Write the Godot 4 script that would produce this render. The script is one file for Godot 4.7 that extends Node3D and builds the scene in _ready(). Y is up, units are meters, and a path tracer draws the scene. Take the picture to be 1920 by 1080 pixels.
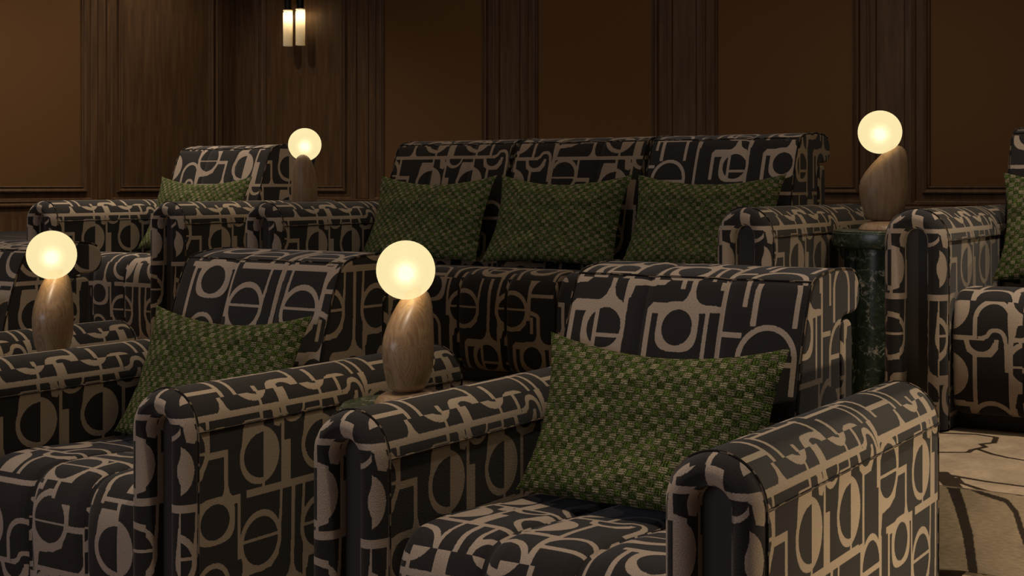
extends Node3D
# A small private cinema: two stepped rows of patterned seats, marble side tables, pebble lamps.
# World axes: x runs along the rows, y is up, -z runs from the unseen screen towards the back wall.

const YAW := 0.577023           # the camera looks this far to the left of the rows' depth axis
const TIER := 0.386             # rise of each seating tier
const TILE := Vector2(0.677, 0.77)  # repeat of the upholstery print, metres
const ARM_W := 0.183
const ARM_L := 1.012
const SPRING := 0.55
const SEAT_W := 0.617
const LEFT_WALL := -7.35
const BACK_WALL := 6.25
const RIGHT_WALL := 3.2
const FRONT_WALL := -6.5
const CEILING := 3.5
const ROW_SHIFT := Vector2(-0.2088, 1.8495)  # the raised row stands this far along x and back from the front row

var M := {}
var cache := {}
var warm := Color(1.0, 0.91, 0.80)


func _ready() -> void:
	# ---------------------------------------------------------------- camera, air, exposure
	var cam := Camera3D.new()
	cam.name = "camera"
	var f := 2568.72
	cam.set_frustum(1080.0 / f * 0.05, Vector2(0, -(540.0 - 347.15) / f * 0.05), 0.05, 60.0)
	cam.position = Vector3(0.893, 1.097, 2.154)
	cam.rotation.y = YAW
	add_child(cam)
	var env := Environment.new()
	env.background_mode = Environment.BG_COLOR
	env.background_color = Color(0, 0, 0)
	env.tonemap_mode = Environment.TONE_MAPPER_LINEAR
	env.tonemap_exposure = 1.0
	env.sdfgi_enabled = true
	env.ssao_enabled = true
	env.ssil_enabled = true
	var we := WorldEnvironment.new()
	we.name = "environment"
	we.environment = env
	add_child(we)

	# ---------------------------------------------------------------- unseen lights of the room
	materials()
	# ceiling downlights out of view, placed to light seats and walls: [x, z, energy, cone]
	for a in [
		[-0.5, 0.3, 4.0, 32.0, "above the armchair nearest the camera"], [-2.3, 0.2, 2.5, 32.0, "above the second front-row armchair"],
		[0.4, -1.7, 5.0, 32.0, "above the armchair at the right edge"], [-4.1, -2.0, 4.5, 32.0, "above the raised armchair left of the sofa"],
		[-6.8, -5.1, 1.4, 60.0, "close to the wall sconce in the corner"], [-6.0, -3.6, 4.0, 70.0, "before the left panelled wall"], [-1.6, -4.6, 1.2, 65.0, "behind the sofa near the back wall"]]:
		downlight(Vector3(a[0], CEILING, a[1]), a[2], a[3], a[4])
	fill_panel(Vector3(-2.4, CEILING, -2.2), Vector2(7.0, 6.0), 5.0)  # added overhead fill, out of view
	screen(6.0)
	unseen_low_light(Vector3(0.80, 0.0, -0.66), 0.5)

	shell()
	furniture()
	small_things()


# ==================================================================== small helpers

func put_name(o: Node, called: String) -> void:
	o.name = called


func tag(o: Node, label: String, category: String, group := "") -> void:
	o.set_meta("label", label)
	o.set_meta("category", category)
	if group:
		o.set_meta("group", group)


func thing(called: String, label: String, category: String, at: Vector3, turn := 0.0, group := "") -> Node3D:
	var o := Node3D.new()
	o.name = called
	o.position = at
	o.rotation.y = turn
	add_child(o, true)
	tag(o, label, category, group)
	return o


func part(called: String, m: Mesh, mat: Material, parent: Node, at := Vector3.ZERO) -> MeshInstance3D:
	var o := MeshInstance3D.new()
	o.name = called
	o.mesh = m
	o.material_override = mat
	o.position = at
	o.cast_shadow = GeometryInstance3D.SHADOW_CASTING_SETTING_ON
	parent.add_child(o, true)
	return o


func struct(called: String, m: Mesh, mat: Material, at := Vector3.ZERO) -> MeshInstance3D:
	var o := part(called, m, mat, self, at)
	o.set_meta("kind", "structure")
	return o


class MB:
	# collects triangles; turns each to face along its normals; maps the print from the nearest of three planes
	var v := PackedVector3Array()
	var n := PackedVector3Array()
	var uv := PackedVector2Array()
	var per := Vector2(1, 1)
	var off := Vector2.ZERO
	var top_along_x := true

	func map(p: Vector3, axis: int) -> Vector2:
		var q: Vector2
		if axis == 0:
			q = Vector2(-p.z, p.y)
		elif axis == 2:
			q = Vector2(p.x, p.y)
		elif top_along_x:
			q = Vector2(p.x, -p.z)
		else:
			q = Vector2(-p.z, p.x)
		q += off
		return Vector2(q.x / per.x, 1.0 - q.y / per.y)

	func tri(a: Vector3, b: Vector3, c: Vector3, na: Vector3, nb: Vector3, nc: Vector3) -> void:
		var g := (b - a).cross(c - a)
		if g.length_squared() < 1e-16:
			return
		if g.dot(na + nb + nc) > 0.0:
			var t := b
			b = c
			c = t
			t = nb
			nb = nc
			nc = t
		var s := g.abs()
		var axis := 0
		if s.y > s.x and s.y >= s.z:
			axis = 1
		elif s.z > s.x:
			axis = 2
		v.append(a)
		v.append(b)
		v.append(c)
		n.append(na)
		n.append(nb)
		n.append(nc)
		uv.append(map(a, axis))
		uv.append(map(b, axis))
		uv.append(map(c, axis))

	func quad(a: Vector3, b: Vector3, c: Vector3, d: Vector3, na: Vector3, nb: Vector3, nc: Vector3, nd: Vector3) -> void:
		tri(a, b, c, na, nb, nc)
		tri(a, c, d, na, nc, nd)

	func flat(pts: PackedVector3Array, nrm: Vector3) -> void:
		for i in range(1, pts.size() - 1):
			tri(pts[0], pts[i], pts[i + 1], nrm, nrm, nrm)

	# rows of points with smooth normals; side = +1 or -1 chooses the outside
	func grid(rows: Array, close_row := false, close_col := false, side := 1.0) -> void:
		var R := rows.size()
		var C: int = rows[0].size()
		var nr := []
		for i in R:
			var line := PackedVector3Array()
			line.resize(C)
			for j in C:
				var i0 := i - 1
				var i1 := i + 1
				if close_col:
					i0 = (i0 + R) % R
					i1 = i1 % R
				else:
					i0 = maxi(i0, 0)
					i1 = mini(i1, R - 1)
				var j0 := j - 1
				var j1 := j + 1
				if close_row:
					j0 = (j0 + C) % C
					j1 = j1 % C
				else:
					j0 = maxi(j0, 0)
					j1 = mini(j1, C - 1)
				var du: Vector3 = rows[i][j1] - rows[i][j0]
				var dv: Vector3 = rows[i1][j] - rows[i0][j]
				line[j] = du.cross(dv).normalized() * side
			nr.append(line)
		# a pole has no cross product: borrow the neighbours' normals
		for i in R:
			for j in C:
				if nr[i][j].length_squared() < 0.5:
					var k := i + 1 if i + 1 < R else i - 1
					var sum := Vector3.ZERO
					for q in C:
						sum += nr[k][q]
					if sum.length_squared() > 1e-9:
						nr[i][j] = sum.normalized()
		var ri := R if close_col else R - 1
		var ci := C if close_row else C - 1
		for i in ri:
			var i1 := (i + 1) % R
			for j in ci:
				var j1 := (j + 1) % C
				quad(rows[i][j], rows[i][j1], rows[i1][j1], rows[i1][j], nr[i][j], nr[i][j1], nr[i1][j1], nr[i1][j])

	func box(lo: Vector3, hi: Vector3, r := 0.0) -> void:
		if r <= 0.0:
			var c := [Vector3(lo.x, lo.y, lo.z), Vector3(hi.x, lo.y, lo.z), Vector3(hi.x, hi.y, lo.z), Vector3(lo.x, hi.y, lo.z), Vector3(lo.x, lo.y, hi.z), Vector3(hi.x, lo.y, hi.z), Vector3(hi.x, hi.y, hi.z), Vector3(lo.x, hi.y, hi.z)]
			for s in [[0, 1, 2, 3, Vector3.FORWARD], [4, 5, 6, 7, Vector3.BACK], [0, 1, 5, 4, Vector3.DOWN], [3, 2, 6, 7, Vector3.UP], [0, 3, 7, 4, Vector3.LEFT], [1, 2, 6, 5, Vector3.RIGHT]]:
				flat(PackedVector3Array([c[s[0]], c[s[1]], c[s[2]], c[s[3]]]), s[4])
			return
		# chamfered: six faces and twelve bevels, eight corners
		var mid := (lo + hi) / 2
		var h := (hi - lo) / 2
		for ax in 3:
			for sg in [-1.0, 1.0]:
				var u := (ax + 1) % 3
				var w := (ax + 2) % 3
				var nrm := Vector3.ZERO
				nrm[ax] = sg
				var pts := PackedVector3Array()
				for k in [[-1, -1], [1, -1], [1, 1], [-1, 1]]:
					var p := Vector3.ZERO
					p[ax] = sg * h[ax]
					p[u] = k[0] * (h[u] - r)
					p[w] = k[1] * (h[w] - r)
					pts.append(mid + p)
				flat(pts, nrm)
		for ax in 3:
			var u := (ax + 1) % 3
			var w := (ax + 2) % 3
			for k in [[-1, -1], [1, -1], [1, 1], [-1, 1]]:
				var pts := PackedVector3Array()
				var nrm := Vector3.ZERO
				nrm[u] = k[0]
				nrm[w] = k[1]
				for e in [-1.0, 1.0]:
					for side in 2:
						var first: bool = (side == 0) == (e < 0)
						var p := Vector3.ZERO
						p[ax] = e * (h[ax] - r)
						p[u] = k[0] * (h[u] - (0.0 if first else r))
						p[w] = k[1] * (h[w] - (r if first else 0.0))
						pts.append(mid + p)
				flat(pts, nrm.normalized())
		for sx in [-1.0, 1.0]:
			for sy in [-1.0, 1.0]:
				for sz in [-1.0, 1.0]:
					var sg := Vector3(sx, sy, sz)
					flat(PackedVector3Array([mid + sg * (h - Vector3(0, r, r)), mid + sg * (h - Vector3(r, 0, r)), mid + sg * (h - Vector3(r, r, 0))]), sg.normalized())

	func tube(path: PackedVector3Array, r: float, k := 6, closed := false) -> void:
		var rows := []
		var P := path.size()
		var last_a := Vector3.ZERO
		for i in P:
			var t := (path[(i + 1) % P] - path[(i - 1 + P) % P]) if closed else (path[mini(i + 1, P - 1)] - path[maxi(i - 1, 0)])
			t = t.normalized()
			var a := last_a
			if a == Vector3.ZERO:
				a = Vector3.UP if absf(t.y) < 0.9 else Vector3.RIGHT
			a = (a - t * a.dot(t)).normalized()
			last_a = a
			var b := t.cross(a)
			var ring := PackedVector3Array()
			for j in k:
				var w := TAU * j / k
				ring.append(path[i] + (a * cos(w) + b * sin(w)) * r)
			rows.append(ring)
		var m := PackedVector3Array()
		var R := rows.size()
		for i in (R if closed else R - 1):
			var i1 := (i + 1) % R
			for j in k:
				var j1 := (j + 1) % k
				var c0 := path[i]
				var c1 := path[i1]
				quad(rows[i][j], rows[i][j1], rows[i1][j1], rows[i1][j], (rows[i][j] - c0) / r, (rows[i][j1] - c0) / r, (rows[i1][j1] - c1) / r, (rows[i1][j] - c1) / r)
		if not closed:
			flat(rows[0], (path[0] - path[1]).normalized())
			flat(rows[R - 1], (path[P - 1] - path[P - 2]).normalized())

	# profile of (radius, height) turned round the y axis; each span flat-shaded where the profile bends sharply
	func lathe(prof: PackedVector2Array, k := 40, at := Vector3.ZERO) -> void:
		for i in prof.size() - 1:
			var p := prof[i]
			var q := prof[i + 1]
			var d := q - p
			if d.length_squared() < 1e-12:
				continue
			var nn := Vector2(d.y, -d.x).normalized()
			var np := nn
			var nq := nn
			if i > 0:
				var e := Vector2(p.y - prof[i - 1].y, prof[i - 1].x - p.x).normalized()
				if e.dot(nn) > 0.75:
					np = (e + nn).normalized()
			if i + 2 < prof.size():
				var e := Vector2(prof[i + 2].y - q.y, q.x - prof[i + 2].x).normalized()
				if e.dot(nn) > 0.75:
					nq = (e + nn).normalized()
			for j in k:
				var a0 := TAU * j / k
				var a1 := TAU * (j + 1) / k
				var c0 := Vector3(cos(a0), 0, sin(a0))
				var c1 := Vector3(cos(a1), 0, sin(a1))
				quad(at + c0 * p.x + Vector3.UP * p.y, at + c1 * p.x + Vector3.UP * p.y, at + c1 * q.x + Vector3.UP * q.y, at + c0 * q.x + Vector3.UP * q.y,
					c0 * np.x + Vector3.UP * np.y, c1 * np.x + Vector3.UP * np.y, c1 * nq.x + Vector3.UP * nq.y, c0 * nq.x + Vector3.UP * nq.y)

	func done() -> ArrayMesh:
		var a := []
		a.resize(Mesh.ARRAY_MAX)
		a[Mesh.ARRAY_VERTEX] = v
		a[Mesh.ARRAY_NORMAL] = n
		a[Mesh.ARRAY_TEX_UV] = uv
		var m := ArrayMesh.new()
		m.add_surface_from_arrays(Mesh.PRIMITIVE_TRIANGLES, a)
		return m


func mb(per := Vector2(1, 1), off := Vector2.ZERO, top_along_x := true) -> MB:
	var b := MB.new()
	b.per = per
	b.off = off
	b.top_along_x = top_along_x
	return b


func box_mesh(lo: Vector3, hi: Vector3, r := 0.0, per := Vector2(1, 1), off := Vector2.ZERO) -> ArrayMesh:
	var b := mb(per, off)
	b.box(lo, hi, r)
	return b.done()


# ==================================================================== computed textures

class Pen:
	# draws shapes in metres on a repeating grey picture
	var im: Image
	var size: Vector2
	var px: Vector2
	var w: int
	var h: int

	func _init(width: int, height: int, s: Vector2) -> void:
		w = width
		h = height
		size = s
		px = Vector2(w / s.x, h / s.y)
		im = Image.create_empty(w, h, false, Image.FORMAT_L8)

	func span(x0: float, x1: float, row: int, g: float) -> void:
		var a := roundi(x0)
		var b := roundi(x1)
		if b <= a:
			return
		row = posmod(row, h)
		for k in [-w, 0, w]:
			var l: int = clampi(a + k, 0, w)
			var r: int = clampi(b + k, 0, w)
			if r > l:
				im.fill_rect(Rect2i(l, row, r - l, 1), Color(g, g, g))

	func poly(pts: PackedVector2Array, g := 1.0) -> void:
		var q := PackedVector2Array()
		var lo := 1e9
		var hi := -1e9
		for p in pts:
			var y := (size.y - p.y) * px.y
			q.append(Vector2(p.x * px.x, y))
			lo = minf(lo, y)
			hi = maxf(hi, y)
		for row in range(floori(lo), ceili(hi) + 1):
			var yc := row + 0.5
			var xs := []
			for i in q.size():
				var a := q[i]
				var b := q[(i + 1) % q.size()]
				if (a.y <= yc) != (b.y <= yc):
					xs.append(a.x + (b.x - a.x) * (yc - a.y) / (b.y - a.y))
			xs.sort()
			for i in range(0, xs.size() - 1, 2):
				span(xs[i], xs[i + 1], row, g)

	func ell(c: Vector2, rx: float, ry: float, g := 1.0, from := 0.0, to := TAU) -> void:
		var pts := PackedVector2Array()
		for i in 41:
			var a := from + (to - from) * i / 40.0
			pts.append(c + Vector2(cos(a) * rx, sin(a) * ry))
		poly(pts, g)

	func squircle(c: Vector2, rx: float, ry: float, g := 1.0, power := 0.62) -> void:
		var pts := PackedVector2Array()
		for i in 49:
			var a := TAU * i / 48.0
			pts.append(c + Vector2(signf(cos(a)) * pow(absf(cos(a)), power) * rx, signf(sin(a)) * pow(absf(sin(a)), power) * ry))
		poly(pts, g)

	func rect(x0: float, x1: float, y0: float, y1: float, g := 1.0) -> void:
		poly(PackedVector2Array([Vector2(x0, y0), Vector2(x1, y0), Vector2(x1, y1), Vector2(x0, y1)]), g)

	func arch(x0: float, x1: float, y0: float, top: float, g := 1.0) -> void:
		var c := (x0 + x1) / 2
		var r := (x1 - x0) / 2
		var ry := minf(r * 1.05, top - y0)
		var pts := PackedVector2Array([Vector2(x0, y0)])
		for i in 21:
			var a := PI - PI * i / 20.0
			pts.append(Vector2(c + cos(a) * r, top - ry + sin(a) * ry))
		pts.append(Vector2(x1, y0))
		poly(pts, g)

	func flare(x: float, y: float, half: float, tall: float) -> void:
		# a stem that spreads into the bar under it
		poly(PackedVector2Array([Vector2(x - half, y), Vector2(x - half * 0.55, y + tall * 0.16), Vector2(x - half * 0.3, y + tall * 0.45), Vector2(x - 0.006, y + tall), Vector2(x + 0.006, y + tall), Vector2(x + half * 0.3, y + tall * 0.45), Vector2(x + half * 0.55, y + tall * 0.16), Vector2(x + half, y)]))

	func curve(pts: Array, t: float) -> void:
		var out := []
		var k := pts.size()
		for i in k - 1:
			var a: Vector2 = pts[maxi(i - 1, 0)]
			var b: Vector2 = pts[i]
			var c: Vector2 = pts[i + 1]
			var d: Vector2 = pts[mini(i + 2, k - 1)]
			for j in 8:
				out.append(b.cubic_interpolate(c, a, d, j / 8.0))
		out.append(pts[k - 1])
		line(out, t)

	func line(pts: Array, t0: float, t1 := -1.0, g := 1.0) -> void:
		if t1 < 0.0:
			t1 = t0
		for i in pts.size() - 1:
			var a: Vector2 = pts[i]
			var b: Vector2 = pts[i + 1]
			var d := (b - a).normalized()
			var nn := Vector2(-d.y, d.x)
			var ta := lerpf(t0, t1, float(i) / (pts.size() - 1)) / 2
			var tb := lerpf(t0, t1, float(i + 1) / (pts.size() - 1)) / 2
			poly(PackedVector2Array([a + nn * ta - d * ta * 0.5, b + nn * tb + d * tb * 0.5, b - nn * tb + d * tb * 0.5, a - nn * ta - d * ta * 0.5]), g)


func seamless(noise_freq: float, w: int, h: int, sd: int, octaves := 3, kind := FastNoiseLite.TYPE_SIMPLEX_SMOOTH) -> Image:
	var fn := FastNoiseLite.new()
	fn.seed = sd
	fn.noise_type = kind
	fn.frequency = noise_freq
	fn.fractal_type = FastNoiseLite.FRACTAL_FBM
	fn.fractal_octaves = octaves
	return fn.get_seamless_image(w, h)


func tex(im: Image) -> ImageTexture:
	return ImageTexture.create_from_image(im)


func upholstery() -> Image:
	var P := Pen.new(1024, 1164, TILE)
	var A := 0.385
	var B := 0.1925
	for hook in [false, true]:
		var b := 0.5775 if hook else A
		# long line under the row
		P.rect(-0.06 if hook else 0.29, 0.60 if hook else 0.50, b - 0.007, b + 0.007)
		P.rect(0.60 if hook else 0.63, 0.69, b - 0.006, b + 0.007)
		# two half-moons
		for cx in [0.195, 0.404]:
			var c := Vector2(cx, b + 0.085)
			P.line([c + Vector2(0.012, -0.06), Vector2(cx + 0.012, b)], 0.009)
			P.line([c + Vector2(0.008, 0.06), Vector2(cx + 0.006, b + 0.1925)], 0.010)
			P.poly(PackedVector2Array([c + Vector2(-0.063, 0.0), c + Vector2(-0.056, 0.06), Vector2(cx - 0.05, b + 0.172), Vector2(cx + 0.012, b + 0.172), c + Vector2(0.012, 0.05)]))
			P.ell(c, 0.066, 0.067)
			P.ell(c + Vector2(0.012, 0), 0.064, 0.053, 0.0, PI / 2, PI * 1.5)
		# stepped bar
		P.rect(0.268, 0.278, b + 0.10, b + 0.1925)
		P.rect(0.268, 0.300, b, b + 0.108)
		P.flare(0.286, b, 0.036, 0.025)
		# arch
		P.arch(0.482, 0.593, b - 0.19, b + 0.112)
		P.arch(0.495, 0.581, b - 0.20, b + 0.098, 0.0)
		# circle on its stem
		var cc := Vector2(0.642, b + 0.122)
		P.poly(PackedVector2Array([Vector2(0.573, b + 0.12), Vector2(0.71, b + 0.12), Vector2(0.69, b + 0.06), Vector2(0.655, b + 0.045), Vector2(0.605, b + 0.04), Vector2(0.593, b - 0.02), Vector2(0.583, b - 0.02)]))
		P.ell(cc, 0.070, 0.072)
		P.ell(cc, 0.056, 0.056, 0.0)
		P.rect(0.58, 0.70, b + 0.113, b + 0.119)
		P.line([Vector2(0.575, b + 0.12), Vector2(0.578, b + 0.1925)], 0.010)
		P.line([Vector2(0.708, b + 0.11), Vector2(0.706, b + 0.1925)], 0.010)
		P.line([Vector2(0.70, b + 0.107), Vector2(0.765, b + 0.107)], 0.016)
		P.line([Vector2(0.762, b + 0.11), Vector2(0.764, b)], 0.013)
		P.flare(0.764, b + 0.002, 0.036, 0.03)
		if not hook:
			# bow at the foot of the arch
			P.ell(Vector2(0.538, b - 0.03), 0.055, 0.055, 1.0, 0, PI)
			P.ell(Vector2(0.538, b - 0.035), 0.043, 0.045, 0.0, 0, PI)
		else:
			# cups hanging from the line
			P.poly(PackedVector2Array([Vector2(0.455, b), Vector2(0.555, b), Vector2(0.552, b - 0.03), Vector2(0.535, b - 0.052), Vector2(0.49, b - 0.054), Vector2(0.466, b - 0.04)]))
			P.ell(Vector2(0.505, b - 0.006), 0.033, 0.032, 0.0, PI, TAU)
			P.rect(0.515, 0.542, b - 0.012, b + 0.02, 0.0)
			P.curve([Vector2(0.500, b + 0.0), Vector2(0.520, b + 0.006), Vector2(0.532, b + 0.021), Vector2(0.548, b + 0.025), Vector2(0.566, b + 0.015), Vector2(0.575, b - 0.02), Vector2(0.577, b - 0.09)], 0.012)
			P.ell(Vector2(0.31, b - 0.004), 0.043, 0.042, 1.0, PI, TAU)
			P.ell(Vector2(0.315, b - 0.006), 0.030, 0.027, 0.0, PI, TAU)
			P.poly(PackedVector2Array([Vector2(0.235, b), Vector2(0.26, b), Vector2(0.27, b - 0.035), Vector2(0.262, b - 0.05), Vector2(0.243, b - 0.045)]))
	# row of bisected circles between bars
	P.rect(0.15, 0.46, B + 0.185, B + 0.203)
	P.line([Vector2(0.268, B + 0.19), Vector2(0.262, B + 0.08)], 0.009)
	P.line([Vector2(0.31, B + 0.19), Vector2(0.305, B - 0.03)], 0.013)
	P.flare(0.305, B - 0.032, 0.042, 0.035)
	P.line([Vector2(0.348, B + 0.19), Vector2(0.34, B + 0.08)], 0.010)
	for cx in [0.198, 0.404]:
		var c := Vector2(cx, B + 0.078)
		P.poly(PackedVector2Array([c + Vector2(-0.07, 0.01), c + Vector2(0.068, 0), c + Vector2(0.06, -0.045), c + Vector2(0.035, -0.068), c + Vector2(-0.04, -0.072), c + Vector2(-0.045, -0.10), c + Vector2(-0.058, -0.10), c + Vector2(-0.060, -0.04)]))
		P.ell(c, 0.070, 0.072)
		P.ell(c, 0.057, 0.056, 0.0)
		P.rect(cx - 0.06, cx + 0.06, c.y + 0.003, c.y + 0.009)
		P.rect(cx - 0.062, cx - 0.050, -0.01, c.y - 0.06)
	P.arch(0.470, 0.598, B + 0.07, B + 0.207)
	P.arch(0.483, 0.586, B + 0.06, B + 0.193, 0.0)
	P.rect(0.47, 0.60, B + 0.128, B + 0.140)
	P.line([Vector2(0.476, B + 0.19), Vector2(0.474, B + 0.05)], 0.012)
	P.curve([Vector2(0.478, B + 0.078), Vector2(0.495, B + 0.072), Vector2(0.513, B + 0.062), Vector2(0.515, B + 0.03), Vector2(0.515, B - 0.03)], 0.014)
	P.flare(0.515, B - 0.032, 0.042, 0.035)
	P.rect(0.590, 0.601, B - 0.19, B + 0.19)
	# ring in a box
	P.squircle(Vector2(0.052, B + 0.152), 0.062, 0.053)
	P.rect(-0.035, 0.132, B + 0.180, B + 0.2)
	P.ell(Vector2(0.052, B + 0.150), 0.045, 0.040, 0.0)
	P.rect(-0.035, -0.023, B - 0.03, B + 0.19)
	P.rect(0.122, 0.132, B + 0.05, B + 0.2)
	P.arch(-0.01, 0.10, B - 0.07, B + 0.06)
	P.arch(0.003, 0.088, B - 0.08, B + 0.047, 0.0)
	# the row of boxes
	P.poly(PackedVector2Array([Vector2(0.203, 0.150), Vector2(0.215, 0.164), Vector2(0.335, 0.163), Vector2(0.355, 0.148), Vector2(0.355, 0.138), Vector2(0.203, 0.136)]))
	P.rect(0.203, 0.216, 0.05, 0.15)
	P.squircle(Vector2(0.298, 0.098), 0.058, 0.056)
	P.rect(0.300, 0.353, 0.045, 0.075)
	P.ell(Vector2(0.30, 0.10), 0.045, 0.046, 0.0)
	P.rect(0.272, 0.282, 0.05, 0.145)
	P.rect(0.278, 0.35, 0.078, 0.088)
	P.rect(0.142, 0.36, -0.006, 0.006)
	P.poly(PackedVector2Array([Vector2(0.408, 0.150), Vector2(0.42, 0.164), Vector2(0.60, 0.160), Vector2(0.60, 0.146), Vector2(0.408, 0.138)]))
	P.rect(0.408, 0.421, 0.02, 0.15)
	P.squircle(Vector2(0.489, 0.112), 0.053, 0.056)
	P.ell(Vector2(0.489, 0.110), 0.038, 0.040, 0.0)
	P.rect(0.556, 0.566, 0.0, 0.15)
	P.rect(0.40, 0.60, -0.006, 0.007)
	P.arch(0.640, 0.785, -0.02, 0.128)
	P.arch(0.653, 0.772, -0.03, 0.115, 0.0)
	P.rect(0.645, 0.780, 0.040, 0.051)
	P.rect(0.600, 0.650, 0.095, 0.107)
	# soften the joints the way a woven print does, and let the edges wander
	var soft: Image = P.im.duplicate()
	soft.resize(256, 291, Image.INTERPOLATE_TRILINEAR)
	soft.resize(170, 194, Image.INTERPOLATE_CUBIC)
	soft.resize(1024, 1164, Image.INTERPOLATE_CUBIC)
	var fine := seamless(0.09, 1024, 1164, 5, 2)
	fine.convert(Image.FORMAT_L8)
	var grain := seamless(0.25, 1024, 1164, 9, 2)
	grain.convert(Image.FORMAT_L8)
	var s := soft.get_data()
	var f := fine.get_data()
	var g := grain.get_data()
	var h := P.im.get_data()
	var out := PackedByteArray()
	out.resize(s.size() * 3)
	for i in s.size():
		var k := (s[i] + 0.25 * h[i] + (f[i] - 128) * 0.35 - 142.0) / 46.0
		k = clampf(k, 0.0, 1.0)
		var sh := 0.82 + 0.36 * g[i] / 255.0
		var a := (42.0 + 118.0 * k) * sh
		out[i * 3] = mini(255, int(a))
		out[i * 3 + 1] = mini(255, int(a * (0.945 - 0.03 * k)))
		out[i * 3 + 2] = mini(255, int(a * (0.915 - 0.105 * k)))
	return Image.create_from_data(1024, 1164, false, Image.FORMAT_RGB8, out)


func pillow_images() -> Array:
	# basket weave of green and straw squares, 16 x 16 squares to a tile
	var n := 512
	var c := 32
	var noise := seamless(0.12, n, n, 21, 3)
	noise.convert(Image.FORMAT_L8)
	var nb := noise.get_data()
	var rng := RandomNumberGenerator.new()
	rng.seed = 4
	var tone := []
	for i in 256:
		tone.append(rng.randf_range(0.88, 1.12))
	var col := PackedByteArray()
	col.resize(n * n * 3)
	var hgt := PackedByteArray()
	hgt.resize(n * n)
	for y in n:
		var cy := y / c
		for x in n:
			var xo := x + (nb[y * n + x] - 128) / 24
			var cx := posmod(xo / c, 16)
			var fx := posmod(xo, c) / float(c) - 0.5
			var fy := (y % c) / float(c) - 0.5
			var green := (cx + cy) % 2 == 0
			var dome := clampf((1.0 - pow(absf(fx) * 2, 5)) * (1.0 - pow(absf(fy) * 2, 5)), 0.0, 1.0)
			var wob: float = (nb[y * n + x] - 128) * 0.022
			var strand := 0.5 + 0.5 * sin((fx if green else fy) * TAU * 3.0 + wob + cx * 1.7 + cy * 2.3)
			var i := y * n + x
			var gap := pow(strand, 0.6)
			hgt[i] = int(255 * (0.5 + 0.5 * dome) * (0.25 + 0.75 * gap) * (1.0 if green else 0.85))
			var t: float = tone[cx * 16 + cy] * ((0.20 + 1.08 * gap) if green else (0.38 + 0.72 * gap)) * (0.80 + 0.20 * dome) * (0.50 + 1.05 * nb[posmod(i * 7 + 911, n * n)] / 255.0)
			var pale: float = clampf((nb[posmod(x * 3 + y * 5 * n, n * n)] - 120) / 60.0, 0.0, 1.0)
			var rgb := Vector3(62, 80, 34).lerp(Vector3(118, 126, 78), pale * 0.5) if green else Vector3(132, 126, 102).lerp(Vector3(80, 88, 56), pale * 0.5)
			col[i * 3] = mini(255, int(rgb.x * t))
			col[i * 3 + 1] = mini(255, int(rgb.y * t))
			col[i * 3 + 2] = mini(255, int(rgb.z * t))
	return [Image.create_from_data(n, n, false, Image.FORMAT_RGB8, col), Image.create_from_data(n, n, false, Image.FORMAT_L8, hgt)]


func ramp_image(noise: Image, stops: Array) -> Image:
	# colours a grey noise: stops are [place 0..1, Color]
	noise.convert(Image.FORMAT_L8)
	var lut := PackedByteArray()
	lut.resize(256 * 3)
	for v in 256:
		var t := v / 255.0
		var c: Color = stops[0][1]
		for i in stops.size() - 1:
			if t >= stops[i][0]:
				c = stops[i][1].lerp(stops[i + 1][1], clampf((t - stops[i][0]) / (stops[i + 1][0] - stops[i][0]), 0, 1))
		lut[v * 3] = c.r8
		lut[v * 3 + 1] = c.g8
		lut[v * 3 + 2] = c.b8
	var d := noise.get_data()
	var out := PackedByteArray()
	out.resize(d.size() * 3)
	for i in d.size():
		var k := d[i] * 3
		out[i * 3] = lut[k]
		out[i * 3 + 1] = lut[k + 1]
		out[i * 3 + 2] = lut[k + 2]
	return Image.create_from_data(noise.get_width(), noise.get_height(), false, Image.FORMAT_RGB8, out)


func stretched(freq: float, w: int, h: int, to_w: int, to_h: int, sd: int, octaves := 4) -> Image:
	var im := seamless(freq, w, h, sd, octaves)
	im.resize(to_w, to_h, Image.INTERPOLATE_CUBIC)
	return im


func carpet_image(w: int, h: int, size: Vector2, base: Color, vein: Color, strokes: Array, sd: int) -> Image:
	var P := Pen.new(w, h, size)
	for s in strokes:
		P.line(s[0], s[1], s[2])
	P.im.resize(w / 2, h / 2, Image.INTERPOLATE_TRILINEAR)
	P.im.resize(w, h, Image.INTERPOLATE_CUBIC)
	var weave := stretched(0.35, 256, h, w, h, sd, 2)
	weave.convert(Image.FORMAT_L8)
	var blot := seamless(0.012, w, h, sd + 1, 4)
	blot.convert(Image.FORMAT_L8)
	var m := P.im.get_data()
	var a := weave.get_data()
	var b := blot.get_data()
	var out := PackedByteArray()
	out.resize(m.size() * 3)
	for i in m.size():
		var k := clampf((m[i] - 70) / 90.0, 0, 1)
		var t := (0.84 + 0.24 * a[i] / 255.0) * (0.9 + 0.2 * b[i] / 255.0)
		var c := base.lerp(vein, k)
		out[i * 3] = mini(255, int(c.r * 255 * t))
		out[i * 3 + 1] = mini(255, int(c.g * 255 * t))
		out[i * 3 + 2] = mini(255, int(c.b * 255 * t))
	return Image.create_from_data(w, h, false, Image.FORMAT_RGB8, out)


func mat(called: String, albedo: Color, rough: float, texture: Texture2D = null) -> StandardMaterial3D:
	var m := StandardMaterial3D.new()
	m.resource_name = called
	m.albedo_color = albedo
	m.roughness = rough
	m.albedo_texture = texture
	M[called] = m
	return m


func relief(m: StandardMaterial3D, t: Texture2D, cm: float) -> void:
	m.heightmap_enabled = true
	m.heightmap_texture = t
	m.heightmap_scale = cm


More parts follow.
